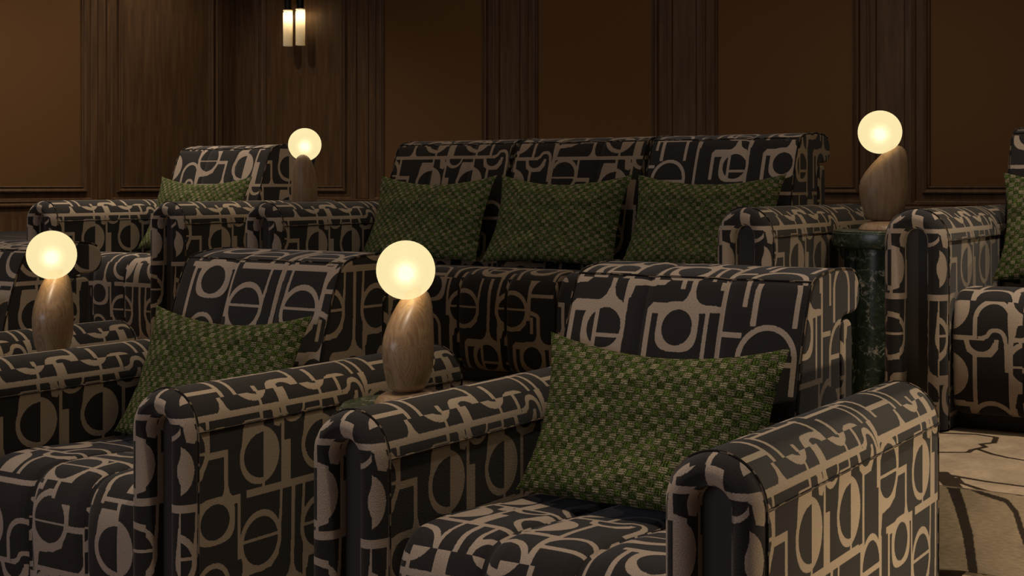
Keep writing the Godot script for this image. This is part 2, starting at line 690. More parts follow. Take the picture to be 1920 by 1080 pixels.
func materials() -> void:
	var print_tex := tex(upholstery())
	var nap := seamless(0.45, 1024, 1164, 31, 2, FastNoiseLite.TYPE_VALUE_CUBIC)
	nap.convert(Image.FORMAT_L8)
	var nap_tex := tex(nap)
	for a in [["fabric", Color(1, 1, 1)], ["fabric_cool", Color(1.0, 1.0, 1.03)], ["fabric_darker", Color(0.84, 0.81, 0.79)], ["piping", Color(0.7, 0.68, 0.66)]]:  # one print in plain, cooler, darker and piping tints
		var m := mat(a[0], a[1], 0.95, print_tex)
		m.metallic_specular = 0.25
		m.rim_enabled = true
		m.rim = 0.25
		m.rim_tint = 0.6
		relief(m, nap_tex, 0.05)
	var panel := mat("arm_leather", Color(0.215, 0.20, 0.188), 0.65)
	panel.metallic_specular = 0.4
	var pil := pillow_images()
	var pm := mat("pillow", Color(1, 1, 1), 0.95, tex(pil[0]))
	pm.metallic_specular = 0.2
	relief(pm, tex(pil[1]), 0.3)
	# joinery: dark oiled oak with upright grain
	var wood := stretched(0.035, 512, 40, 1024, 1024, 7, 5)
	var oak := tex(ramp_image(wood, [[0.0, Color8(74, 55, 38)], [0.45, Color8(86, 64, 44)], [0.6, Color8(90, 68, 47)], [1.0, Color8(102, 77, 54)]]))
	var om := mat("oak", Color(1, 1, 1), 0.55, oak)
	om.metallic_specular = 0.35
	relief(om, oak, 0.02)
	var weave := seamless(0.4, 512, 512, 12, 2)
	var silk := tex(ramp_image(weave, [[0.0, Color8(94, 67, 40)], [1.0, Color8(111, 81, 50)]]))
	var sm := mat("wall_silk", Color(1, 1, 1), 0.8, silk)
	sm.metallic_specular = 0.3
	mat("ceiling_paint", Color(0.28, 0.22, 0.17), 0.9)
	mat("black_metal", Color(0.05, 0.04, 0.035), 0.4).metallic = 0.6
	# lamps
	var walnut := seamless(0.007, 512, 170, 17, 2)
	walnut.resize(512, 512, Image.INTERPOLATE_CUBIC)
	walnut.convert(Image.FORMAT_L8)
	var grain := stretched(0.06, 512, 40, 512, 512, 18, 3)
	grain.convert(Image.FORMAT_L8)
	var wd := walnut.get_data()
	var wg := grain.get_data()
	for i in wd.size():
		wd[i] = clampi(int(127.5 + 70.0 * sin(wd[i] * 0.22 + wg[i] * 0.012) + 0.5 * (wg[i] - 128)), 0, 255)
	var rings := Image.create_from_data(512, 512, false, Image.FORMAT_L8, wd)
	var wm := mat("lamp_wood", Color(1, 1, 1), 0.35, tex(ramp_image(rings, [[0.0, Color8(136, 110, 84)], [0.5, Color8(158, 131, 102)], [1.0, Color8(170, 144, 114)]])))
	wm.clearcoat_enabled = true
	wm.clearcoat = 0.25
	wm.clearcoat_roughness = 0.25
	var streak := stretched(0.03, 512, 60, 512, 512, 23, 5)
	var tm := mat("lamp_stone", Color(0.9, 0.88, 0.86), 0.6, tex(ramp_image(streak, [[0.0, Color8(126, 104, 81)], [0.5, Color8(148, 124, 98)], [1.0, Color8(160, 137, 111)]])))
	tm.clearcoat_enabled = true
	tm.clearcoat = 0.12
	tm.clearcoat_roughness = 0.3
	# green marble with pale veins
	var layers := []
	for q in [[41, 0.007, 60.0], [43, 0.016, 30.0], [47, 0.05, 0.0]]:
		var mv := FastNoiseLite.new()
		mv.seed = q[0]
		mv.frequency = q[1]
		mv.fractal_octaves = 3
		mv.domain_warp_enabled = q[2] > 0.0
		mv.domain_warp_amplitude = q[2]
		mv.domain_warp_frequency = 0.012
		var li := mv.get_seamless_image(512, 512)
		li.convert(Image.FORMAT_L8)
		layers.append(li.get_data())
	var md := PackedByteArray()
	md.resize(512 * 512)
	for i in md.size():
		var big := clampf(1.0 - absf(layers[0][i] - 128.0) / (3.0 + 5.0 * layers[1][i] / 255.0), 0.0, 1.0)
		var thin := clampf(1.0 - absf(layers[1][i] - 120.0) / 3.0, 0.0, 1.0) * clampf((layers[0][i] - 100.0) / 60.0, 0.0, 0.7)
		md[i] = int(clampf(maxf(big, thin) * 160.0 + layers[2][i] * 0.35, 0, 255))
	var mi := Image.create_from_data(512, 512, false, Image.FORMAT_L8, md)
	var gm := mat("green_marble", Color(1, 1, 1), 0.28, tex(ramp_image(mi, [[0.0, Color8(36, 46, 36)], [0.2, Color8(54, 68, 53)], [0.36, Color8(72, 86, 69)], [0.55, Color8(166, 162, 148)], [1.0, Color8(222, 212, 196)]])))
	gm.metallic_specular = 0.5
	# carpets
	var ink := Color8(58, 48, 40)
	var sand := Color8(172, 156, 134)
	var V := func(a: Array) -> Array: return a.map(func(p): return Vector2(p[0], p[1]))
	# print of the tread: x is the row axis + 1, y is the depth - 1
	var tread := [
		[V.call([[0.4, 0.86], [0.78, 0.81], [0.87, 0.845], [0.93, 0.828], [0.945, 0.74], [0.92, 0.70], [0.941, 0.666], [0.92, 0.60], [0.921, 0.564], [0.86, 0.524], [0.5, 0.55], [0.2, 0.45], [0.0, 0.5]]), 0.016, 0.013],
		[V.call([[0.935, 0.62], [0.98, 0.575], [1.027, 0.548], [1.071, 0.535], [1.3, 0.6], [1.6, 0.5], [2.0, 0.56]]), 0.016, 0.01],
		[V.call([[0.86, 0.30], [0.94, 0.25], [1.0, 0.235], [1.055, 0.221], [1.142, 0.215], [1.5, 0.24], [2.0, 0.2]]), 0.02, 0.01],
		[V.call([[0.93, 0.26], [0.965, 0.2], [1.003, 0.12], [1.01, 0.10]]), 0.05, 0.035],
		[V.call([[0.985, 0.225], [1.01, 0.17], [1.06, 0.13], [1.08, 0.115]]), 0.01, 0.02],
		[V.call([[1.3, 0.6], [1.35, 0.9], [1.5, 1.2], [1.45, 1.6], [1.6, 2.0]]), 0.014, 0.01],
		[V.call([[0.4, 0.86], [0.3, 1.1], [0.45, 1.5], [0.3, 2.0]]), 0.014, 0.01]]
	var tc := tex(carpet_image(1024, 1024, Vector2(2, 2), sand, ink, tread, 51))
	mat("carpet_tread", Color(1, 1, 1), 0.95, tc).metallic_specular = 0.15
	# print of the riser: x as above, y is the height
	var riser := [
		[V.call([[0.985, 0.41], [1.003, 0.386], [1.018, 0.345], [1.036, 0.281], [1.048, 0.2], [1.055, 0.1], [1.04, 0.0]]), 0.03, 0.016],
		[V.call([[1.03, 0.39], [1.075, 0.378], [1.125, 0.368], [1.145, 0.345], [1.156, 0.31], [1.175, 0.26], [1.19, 0.1], [1.2, 0.0]]), 0.006, 0.018],
		[V.call([[0.3, 0.4], [0.34, 0.2], [0.3, 0.0]]), 0.015, 0.02],
		[V.call([[1.6, 0.4], [1.64, 0.2], [1.7, 0.0]]), 0.015, 0.02]]
	var rc := tex(carpet_image(1024, 256, Vector2(2, 0.4), sand, ink, riser, 61))
	var pile := seamless(0.35, 512, 512, 71, 2)
	pile.convert(Image.FORMAT_L8)
	relief(mat("carpet_riser", Color(0.92, 0.92, 0.92), 0.95, rc), rc, 0.15)
	var dark := [
		[V.call([[0.0, 0.3], [0.4, 0.42], [0.7, 0.38], [1.2, 0.6], [2.0, 0.3]]), 0.03, 0.015],
		[V.call([[0.2, 1.3], [0.8, 1.2], [1.1, 1.45], [1.7, 1.3], [2.0, 1.5]]), 0.03, 0.015],
		[V.call([[1.0, 0.0], [0.9, 0.6], [1.2, 1.1], [1.0, 2.0]]), 0.02, 0.03]]
	mat("carpet_dark", Color(1, 1, 1), 0.9, tex(carpet_image(512, 512, Vector2(2, 2), Color8(30, 27, 26), Color8(84, 76, 70), dark, 81)))
	# light-giving materials
	var gl := mat("globe_glass", Color(0.2, 0.19, 0.17, 0.82), 0.6)
	gl.transparency = BaseMaterial3D.TRANSPARENCY_ALPHA
	gl.emission_enabled = true
	gl.emission = Color8(250, 231, 172)
	gl.emission_energy_multiplier = 1.0
	for k in 6:
		# clear shells round the bulb: the glow inside the frosted globe, brighter towards its core
		var halo := mat("globe_halo_%d" % k, Color(0.2, 0.19, 0.17, 0.12), 0.6)
		halo.transparency = BaseMaterial3D.TRANSPARENCY_ALPHA
		halo.emission_enabled = true
		halo.emission = Color(1.0, 0.95, 0.78)
		halo.emission_energy_multiplier = [1.3, 2.0, 3.2, 5.0, 8.0, 14.0][k]
	var tb := mat("frosted_tube", Color(0.95, 0.93, 0.88), 0.5)
	tb.backlight_enabled = true
	tb.backlight = Color(1, 0.98, 0.94)


# ==================================================================== lights out of view, with their fittings

func downlight(at: Vector3, energy: float, cone: float, where: String) -> void:
	var t := thing("unseen_downlight", "unseen round ceiling downlight " + where, "downlight", at, 0.0, "unseen downlights in the ceiling")
	var ring := mb()
	ring.lathe(PackedVector2Array([Vector2(0.045, 0.0), Vector2(0.045, -0.006), Vector2(0.06, -0.008), Vector2(0.07, -0.004), Vector2(0.07, 0.0)]), 24)
	var dark := StandardMaterial3D.new()
	dark.albedo_color = Color(0.1, 0.08, 0.07)
	part("trim_ring", ring.done(), dark, t)
	var disc := mb()
	disc.lathe(PackedVector2Array([Vector2(0.0, -0.004), Vector2(0.045, -0.004)]), 24)
	var glow := StandardMaterial3D.new()
	glow.albedo_color = Color(0.9, 0.85, 0.8)
	glow.emission_enabled = true
	glow.emission = warm
	glow.emission_energy_multiplier = 2.0
	part("glow_face", disc.done(), glow, t)
	var l := SpotLight3D.new()
	l.name = "unseen_downlight_beam"
	l.position = Vector3(0, -0.02, 0)
	l.rotation.x = -PI / 2
	l.light_color = warm
	l.light_energy = energy
	l.light_size = 0.05
	l.spot_angle = cone
	l.spot_angle_attenuation = 0.9
	l.spot_range = 20.0
	l.spot_attenuation = 2.0
	l.shadow_enabled = true
	t.add_child(l)


func fill_panel(at: Vector3, size: Vector2, energy: float) -> void:  # glowing panel added to give the room soft ambient fill
	var t := thing("added_fill_panel", "large dim glowing panel added overhead out of view as soft fill", "fill light", at)
	var frame := mb()
	var h := Vector3(size.x / 2, 0, size.y / 2)
	for q in [[-1, 0], [1, 0], [0, -1], [0, 1]]:
		var c := Vector3(q[0] * h.x, -0.01, q[1] * h.z)
		var e := Vector3(0.03 if q[0] else h.x + 0.03, 0.01, 0.03 if q[1] else h.z + 0.03)
		frame.box(c - e, c + e)
	part("fill_panel_frame", frame.done(), M.black_metal, t)
	var glow := StandardMaterial3D.new()
	glow.albedo_color = Color(0.6, 0.55, 0.5)
	glow.emission_enabled = true
	glow.emission = warm
	glow.emission_energy_multiplier = 0.03
	part("glow_face", box_mesh(Vector3(-h.x, -0.008, -h.z), Vector3(h.x, 0.0, h.z)), glow, t)
	var l := AreaLight3D.new()
	l.name = "fill_panel_light"
	l.position = Vector3(0, -0.03, 0)
	l.rotation.x = -PI / 2
	l.area_size = size
	l.light_color = warm
	l.light_energy = energy
	l.shadow_enabled = true
	l.set("area_range", 30.0)
	t.add_child(l)


func screen(energy: float) -> void:  # screen out of view, placed to light the seat fronts coolly
	var t := thing("unseen_screen", "wide pale unseen cinema screen on the front wall, lighting the seat fronts", "screen", Vector3(-2.2, 0.9, -FRONT_WALL - 0.02))
	var frame := mb()
	frame.box(Vector3(-2.1, 0, -0.03), Vector3(2.1, 1.9, 0.02), 0.005)
	var dark := StandardMaterial3D.new()
	dark.albedo_color = Color(0.05, 0.05, 0.05)
	part("screen_frame", frame.done(), dark, t)
	var face := mb()
	face.box(Vector3(-2.0, 0.1, -0.04), Vector3(2.0, 1.8, -0.03))
	var glow := StandardMaterial3D.new()
	glow.albedo_color = Color(0.8, 0.8, 0.8)
	glow.emission_enabled = true
	glow.emission = Color(0.86, 0.92, 1.0)
	glow.emission_energy_multiplier = 0.05
	part("screen_face", face.done(), glow, t)
	var l := AreaLight3D.new()
	l.name = "unseen_screen_light"
	l.position = Vector3(0, 0.95, -0.06)
	l.area_size = Vector2(4.0, 1.7)
	l.light_color = Color(0.95, 0.94, 1.0)
	l.light_energy = energy
	l.shadow_enabled = true
	l.set("area_range", 30.0)
	t.add_child(l)


func unseen_low_light(at: Vector3, energy: float) -> void:  # low light out of view, placed to light the near arm and riser
	var t := thing("unseen_aisle_light", "unseen low aisle light beside the front row, lighting the near arm and riser", "floor light", at)
	var b := mb()
	b.lathe(PackedVector2Array([Vector2(0.0, 0.0), Vector2(0.05, 0.0), Vector2(0.05, 0.02), Vector2(0.018, 0.03), Vector2(0.018, 0.19), Vector2(0.0, 0.19)]), 20)
	part("base", b.done(), mat("light_base", Color(0.1, 0.09, 0.08), 0.5), t)
	var g := mb()
	g.lathe(PackedVector2Array([Vector2(0.0, 0.19), Vector2(0.035, 0.19), Vector2(0.04, 0.2), Vector2(0.04, 0.32), Vector2(0.03, 0.335), Vector2(0.0, 0.34)]), 20)
	var glow := StandardMaterial3D.new()
	glow.albedo_color = Color(0.9, 0.85, 0.8)
	glow.emission_enabled = true
	glow.emission = Color(1.0, 0.91, 0.77)
	glow.emission_energy_multiplier = 2.0
	part("lamp_glass", g.done(), glow, t)
	var l := OmniLight3D.new()
	l.name = "unseen_aisle_glow"
	l.position = Vector3(0, 0.26, 0)
	l.light_color = Color(1.0, 0.91, 0.77)
	l.light_energy = energy
	l.light_size = 0.04
	l.omni_range = 20.0
	l.omni_attenuation = 2.0
	l.shadow_enabled = true
	t.add_child(l)


# ==================================================================== the room

func frame_ring(x0: float, x1: float, y0: float, y1: float, prof: Array, off: Vector2) -> ArrayMesh:
	# a mitred frame round a field: prof holds (distance outwards, how far it stands out)
	var b := mb(Vector2(0.9, 0.9), off)
	for i in prof.size() - 1:
		var p: Vector2 = prof[i]
		var q: Vector2 = prof[i + 1]
		var P := [Vector3(x0 - p.x, y0 - p.x, p.y), Vector3(x1 + p.x, y0 - p.x, p.y), Vector3(x1 + p.x, y1 + p.x, p.y), Vector3(x0 - p.x, y1 + p.x, p.y)]
		var Q := [Vector3(x0 - q.x, y0 - q.x, q.y), Vector3(x1 + q.x, y0 - q.x, q.y), Vector3(x1 + q.x, y1 + q.x, q.y), Vector3(x0 - q.x, y1 + q.x, q.y)]
		var d := (q - p).normalized()
		for k in 4:
			var k1 := (k + 1) % 4
			var out: Vector3 = [Vector3.DOWN, Vector3.RIGHT, Vector3.UP, Vector3.LEFT][k]
			var nrm := (out * -d.y + Vector3.BACK * d.x).normalized()
			b.quad(P[k], P[k1], Q[k1], Q[k], nrm, nrm, nrm, nrm)
	return b.done()


func panelled_wall(called: String, at: Vector3, turn: float, x0: float, x1: float, fields: Array) -> void:
	var m := box_mesh(Vector3(x0, -0.1, -0.15), Vector3(x1, CEILING + 0.1, 0.0), 0.0, Vector2(0.9, 0.9), Vector2(0.3, 0))
	var w := struct(called, m, M.oak, at)
	w.rotation.y = turn
	var inner := [Vector2(0.0, 0.004), Vector2(0.002, 0.016), Vector2(0.008, 0.020), Vector2(0.014, 0.014), Vector2(0.017, 0.010), Vector2(0.022, 0.018), Vector2(0.036, 0.027), Vector2(0.044, 0.024), Vector2(0.05, 0.0)]
	var outer := [Vector2(0.088, 0.0), Vector2(0.092, 0.008), Vector2(0.100, 0.014), Vector2(0.108, 0.010), Vector2(0.112, 0.006), Vector2(0.118, 0.010), Vector2(0.150, 0.012), Vector2(0.154, 0.0)]
	var k := 0
	for fd in fields:
		k += 1
		var off := Vector2(0.37 * k, 0.21 * k)
		var wood: bool = fd[2]
		part("wood_panel" if wood else "silk_panel", box_mesh(Vector3(fd[0], 1.091, -0.004), Vector3(fd[1], 3.1, 0.004), 0.0, Vector2(0.9, 0.9) if wood else Vector2(0.5, 0.5), off), M.oak if wood else M.wall_silk, w)
		part("panel_moulding", frame_ring(fd[0], fd[1], 1.091, 3.1, inner, off), M.oak, w)
		part("outer_bead", frame_ring(fd[0], fd[1], 1.091, 3.1, outer, off), M.oak, w)
	for i in fields.size() - 1:
		var a: float = fields[i][1] + 0.16
		var b: float = fields[i + 1][0] - 0.16
		if b - a > 0.03:
			part("stile", box_mesh(Vector3(a, 0.99, -0.004), Vector3(b, 3.3, 0.010), 0.003, Vector2(0.9, 0.9), Vector2(0.5 * i + 0.2, 0.1)), M.oak, w)


func skirting(called: String, at: Vector3, turn: float, x0: float, x1: float) -> void:
	var prof := [Vector2(0.772, 0.022), Vector2(0.900, 0.022), Vector2(0.928, 0.022), Vector2(0.936, 0.030), Vector2(0.944, 0.040), Vector2(0.954, 0.043), Vector2(0.963, 0.038), Vector2(0.967, 0.026), Vector2(0.971, 0.024), Vector2(0.974, 0.029), Vector2(0.982, 0.031), Vector2(0.986, 0.026), Vector2(0.989, 0.0)]
	var b := mb(Vector2(0.9, 0.9), Vector2(0.11, 0.4))
	for i in prof.size() - 1:
		var p: Vector2 = prof[i]
		var q: Vector2 = prof[i + 1]
		var d := (q - p).normalized()
		var nrm := Vector3(0, -d.y, d.x)
		b.quad(Vector3(x0, p.x, p.y), Vector3(x1, p.x, p.y), Vector3(x1, q.x, q.y), Vector3(x0, q.x, q.y), nrm, nrm, nrm, nrm)
	b.flat(PackedVector3Array([Vector3(x0, 0.772, 0), Vector3(x1, 0.772, 0), Vector3(x1, 0.772, 0.022), Vector3(x0, 0.772, 0.022)]), Vector3.DOWN)
	var o := struct(called, b.done(), M.oak, at)
	o.rotation.y = turn


func shell() -> void:
	var fields := [[-7.0, -6.19, true]]
	for i in 7:
		fields.append([-5.757 + 1.41 * i, -4.837 + 1.41 * i, false])
	panelled_wall("wall_back", Vector3(0, 0, -BACK_WALL), 0.0, LEFT_WALL - 0.15, RIGHT_WALL + 0.15, fields)
	skirting("baseboard_back", Vector3(0, 0, -BACK_WALL), 0.0, LEFT_WALL, RIGHT_WALL)
	var lf := [[2.3, 3.22, false], [3.71, 4.63, false], [5.02, 5.926, true]]
	panelled_wall("wall_left", Vector3(LEFT_WALL, 0, 0), PI / 2, FRONT_WALL - 0.15, BACK_WALL + 0.15, lf)
	skirting("baseboard_left", Vector3(LEFT_WALL, 0, 0), PI / 2, 2.968, BACK_WALL)
	struct("wall_right", box_mesh(Vector3(RIGHT_WALL, -0.1, -BACK_WALL - 0.15), Vector3(RIGHT_WALL + 0.15, CEILING + 0.1, -FRONT_WALL + 0.15), 0.0, Vector2(0.9, 0.9)), M.oak)
	struct("wall_front", box_mesh(Vector3(LEFT_WALL - 0.15, -0.1, -FRONT_WALL), Vector3(RIGHT_WALL + 0.15, CEILING + 0.1, -FRONT_WALL + 0.15), 0.0, Vector2(0.9, 0.9)), M.oak)
	struct("ceiling", box_mesh(Vector3(LEFT_WALL - 0.15, CEILING, -BACK_WALL - 0.15), Vector3(RIGHT_WALL + 0.15, CEILING + 0.15, -FRONT_WALL + 0.15)), M.ceiling_paint)
	# stepped floor; the print of the tread is laid out in (row axis + 1, depth - 1)
	var b := mb(Vector2(2, 2), Vector2(1, -1))
	b.box(Vector3(LEFT_WALL, -0.1, -BACK_WALL), Vector3(RIGHT_WALL, 0.0, -FRONT_WALL))
	struct("floor", b.done(), M.carpet_tread)
	for k in 2:
		var z := -(1.118 + 1.85 * k)
		var back := -(1.118 + 1.85 * (k + 1)) if k == 0 else -BACK_WALL
		var y0 := TIER * k
		var top := mb(Vector2(2, 2), Vector2(1, -1))
		top.box(Vector3(LEFT_WALL, y0, back), Vector3(RIGHT_WALL, y0 + TIER, z - 0.004))
		struct("floor_00%d" % (k + 1), top.done(), M.carpet_dark if k == 1 else M.carpet_tread)
		var face := mb(Vector2(2, 0.4), Vector2(1, -y0))
		face.box(Vector3(LEFT_WALL, y0 + 0.001, z - 0.004), Vector3(RIGHT_WALL, y0 + TIER - 0.002, z), 0.0)
		struct("trim_%d" % (k + 1), face.done(), M.carpet_dark if k == 1 else M.carpet_riser)
	# half-height step in the aisle
	var st := mb(Vector2(2, 2), Vector2(1, -1))
	st.box(Vector3(0.03, 0.0, -1.117), Vector3(RIGHT_WALL, 0.193, -0.75), 0.006)
	struct("trim_3", st.done(), M.carpet_tread)


# ==================================================================== upholstered seats

func u_path(hw: float, y0: float, steps := 20) -> PackedVector2Array:
	var p := PackedVector2Array()
	for y in [y0, 0.10, 0.2, 0.3, 0.4, 0.48, 0.525]:
		p.append(Vector2(-hw, y))
	for i in steps + 1:
		var a := PI - PI * i / steps
		p.append(Vector2(cos(a) * hw, SPRING + sin(a) * hw))
	for y in [0.525, 0.48, 0.4, 0.3, 0.2, 0.10, y0]:
		p.append(Vector2(hw, y))
	return p


func arm_meshes() -> Array:
	if cache.has("arm"):
		return cache.arm
	var hw := ARM_W / 2
	var shell_b := mb(TILE, Vector2.ZERO, false)
	shell_b.off = Vector2(0, 0)
	var rows := []
	for s in [[0.0, 0.0], [0.004, 0.0], [0.25, 0.0], [0.5, 0.0], [0.75, 0.0], [0.985, 0.0], [ARM_L - 0.006, 0.0015], [ARM_L, 0.004], [ARM_L + 0.006, 0.007], [ARM_L + 0.018, 0.012], [ARM_L + 0.026, 0.024], [ARM_L + 0.030, 0.045], [ARM_L + 0.031, hw - 0.001]]:
		var row := PackedVector3Array()
		for p in u_path(hw - s[1], 0.006):
			row.append(Vector3(p.x, p.y, -s[0]))
		rows.append(row)
	shell_b.grid(rows, false, false, 1.0)
	# front roll round the inset panel
	var roll := mb(TILE, Vector2(0.27, 0.0), false)
	rows = []
	for s in [[0.0, 0.0], [0.0015, 0.008], [0.004, 0.018], [0.009, 0.028], [0.016, 0.036], [0.025, 0.0405], [0.034, 0.041], [0.043, 0.037], [0.050, 0.030], [0.055, 0.020], [0.0575, 0.008], [0.0575, -0.008], [0.0575, -0.024]]:
		var row := PackedVector3Array()
		for p in u_path(hw - s[0], 0.006):
			row.append(Vector3(p.x, p.y, s[1]))
		rows.append(row)
	roll.grid(rows, false, false, -1.0)
	# panel
	var pan := mb()
	var path := u_path(hw - 0.0575, 0.006)
	var pts := PackedVector3Array()
	for p in path:
		pts.append(Vector3(p.x, p.y, -0.015))
	var mid := Vector3(0, 0.3, -0.015)
	for i in pts.size():
		pan.tri(mid, pts[i], pts[(i + 1) % pts.size()], Vector3.BACK, Vector3.BACK, Vector3.BACK)
	# piping: front and rear outline, and a seam along each side at the spring of the arch
	var pipe := mb(TILE, Vector2(0.0, 0.02), false)
	for e in [[0.0, 0.0], [ARM_L, 0.003]]:
		var line := PackedVector3Array()
		for p in u_path(hw - e[1] + 0.0008, 0.008):
			line.append(Vector3(p.x, p.y, -e[0]))
		pipe.tube(line, 0.0030, 6)
	for s in [-1.0, 1.0]:
		var line := PackedVector3Array()
		for i in 9:
			line.append(Vector3(s * (hw + 0.0006), SPRING, -ARM_L * i / 8.0))
		pipe.tube(line, 0.0026, 6)
	cache.arm = [shell_b.done(), roll.done(), pan.done(), pipe.done()]
	return cache.arm


func smooth2(p: Array, n := 3) -> PackedVector2Array:
	# Catmull-Rom through a closed outline
	var out := PackedVector2Array()
	var k := p.size()
	for i in k:
		var a := Vector2(p[(i - 1 + k) % k][0], p[(i - 1 + k) % k][1])
		var b := Vector2(p[i][0], p[i][1])
		var c := Vector2(p[(i + 1) % k][0], p[(i + 1) % k][1])
		var d := Vector2(p[(i + 2) % k][0], p[(i + 2) % k][1])
		# keep tangents short between uneven spans
		var lim := (c - b).length()
		var ta := ((c - a) * 0.5).limit_length(lim)
		var tb := ((d - b) * 0.5).limit_length(lim)
		for j in n:
			var t := float(j) / n
			var t2 := t * t
			var t3 := t2 * t
			out.append(b * (2 * t3 - 3 * t2 + 1) + ta * (t3 - 2 * t2 + t) + c * (-2 * t3 + 3 * t2) + tb * (t3 - t2))
	return out


func loft(b: MB, prof: PackedVector2Array, hw: float, edge: float, seams: Array, depth: float, tuft_from: float, tuft_to: float, wide := 0.02) -> void:
	# an outline in (depth, height) carried across x from -hw to hw, rounded at both ends, with sewn channels where the outline's share lies between tuft_from and tuft_to
	var k := prof.size()
	var nrm := PackedVector2Array()
	for i in k:
		var d := prof[(i + 1) % k] - prof[(i - 1 + k) % k]
		nrm.append(Vector2(-d.y, d.x).normalized())
	var area := 0.0
	for i in k:
		area += prof[i].cross(prof[(i + 1) % k])
	var sg := 1.0 if area > 0 else -1.0   # inward side
	var xs := []
	for e in [0.0, 0.08, 0.3, 0.6, 1.0]:
		xs.append(-hw + edge * e)
	var inner := hw - edge
	var steps := 24
	for i in range(1, steps):
		xs.append(-inner + 2 * inner * i / steps)
	for s in seams:
		for o in [-1.0, -0.5, -0.2, 0.0, 0.2, 0.5, 1.0]:
			xs.append(s + o * wide)
	for e in [1.0, 0.6, 0.3, 0.08, 0.0]:
		xs.append(hw - edge * e)
	xs.sort()
	var rows := []
	for x in xs:
		var a: float = maxf(0.0, absf(x) - inner) / edge
		var inset := edge * (1.0 - sqrt(maxf(0.0, 1.0 - a * a)))
		var groove := 0.0
		for s in seams:
			groove = maxf(groove, exp(-absf(x - s) / (wide * 0.42)))
		# gentle crown between seams
		var crown := 0.0
		var row := PackedVector3Array()
		for i in k:
			var w := 1.0 if float(i) / k >= tuft_from and float(i) / k <= tuft_to else 0.0
			var q := prof[i] + nrm[i] * sg * (inset + depth * groove * w - crown)
			row.append(Vector3(x, q.y, -q.x))
		rows.append(row)
	b.grid(rows, true, false, sg)
	for e in [0, rows.size() - 1]:
		var poly := PackedVector2Array()
		for p in rows[e]:
			poly.append(Vector2(-p.z, p.y))
		var ids := Geometry2D.triangulate_polygon(poly)
		var side := Vector3.LEFT if e == 0 else Vector3.RIGHT
		for i in range(0, ids.size(), 3):
			b.tri(rows[e][ids[i]], rows[e][ids[i + 1]], rows[e][ids[i + 2]], side, side, side)


const SEAT := [[0.55, 0.06], [0.10, 0.045], [0.04, 0.055], [0.015, 0.10], [0.008, 0.20], [0.008, 0.29], [0.016, 0.34], [0.036, 0.378], [0.070, 0.402], [0.12, 0.409], [0.20, 0.409], [0.40, 0.394], [0.60, 0.372], [0.62, 0.25]]
const BACK := [[0.600, 0.30], [0.606, 0.42], [0.622, 0.56], [0.634, 0.64], [0.650, 0.70], [0.667, 0.755], [0.691, 0.82], [0.706, 0.852], [0.722, 0.876], [0.745, 0.889], [0.785, 0.898], [0.87, 0.905], [0.955, 0.902], [1.0, 0.893], [1.022, 0.876], [1.031, 0.85], [1.029, 0.824], [1.014, 0.804], [0.985, 0.796], [0.93, 0.793], [0.900, 0.775], [0.895, 0.70], [0.895, 0.30], [0.75, 0.28]]


func seat_mesh(off: Vector2) -> ArrayMesh:
	var key := "seat%s" % off
	if not cache.has(key):
		var b := mb(TILE, off, true)
		loft(b, smooth2(SEAT), SEAT_W / 2 - 0.004, 0.022, [-0.102, 0.102], 0.016, 0.10, 0.95, 0.03)
		cache[key] = b.done()
	return cache[key]


func back_mesh(off: Vector2) -> ArrayMesh:
	var key := "back%s" % off
	if not cache.has(key):
		var b := mb(TILE, off, true)
		loft(b, smooth2(BACK), 0.300, 0.010, [-0.10, 0.10], 0.007, 0.0, 0.52, 0.02)
		cache[key] = b.done()
	return cache[key]


func back_trim() -> Array:
	if cache.has("trim"):
		return cache.trim
	var prof := smooth2(BACK)
	var b := mb(TILE, Vector2(0.1, 0))
	for s in [-1.0, 1.0]:
		var line := PackedVector3Array()
		for i in range(2, 41):
			line.append(Vector3(s * 0.2965, prof[i].y, -prof[i].x))
		b.tube(line, 0.0034, 6)
	var across := PackedVector3Array()
	for i in 33:
		var x := -0.296 + 0.592 * i / 32.0
		var dip := 0.0
		for s in [-0.10, 0.10]:
			dip = maxf(dip, 0.006 * exp(-absf(x - s) / 0.009))
		across.append(Vector3(x, 0.8835 - dip, -(0.7305 + dip)))
	b.tube(across, 0.0030, 6)
	var p := mb(TILE, Vector2(0.1, 0.2), true)
	loft(p, smooth2([[0.899, 0.05], [0.899, 0.4], [0.899, 0.772], [0.92, 0.786], [0.955, 0.786], [0.975, 0.772], [0.978, 0.70], [0.978, 0.30], [0.978, 0.05]]), 0.300, 0.010, [], 0.0, 0, 0)
	cache.trim = [b.done(), p.done()]
	return cache.trim


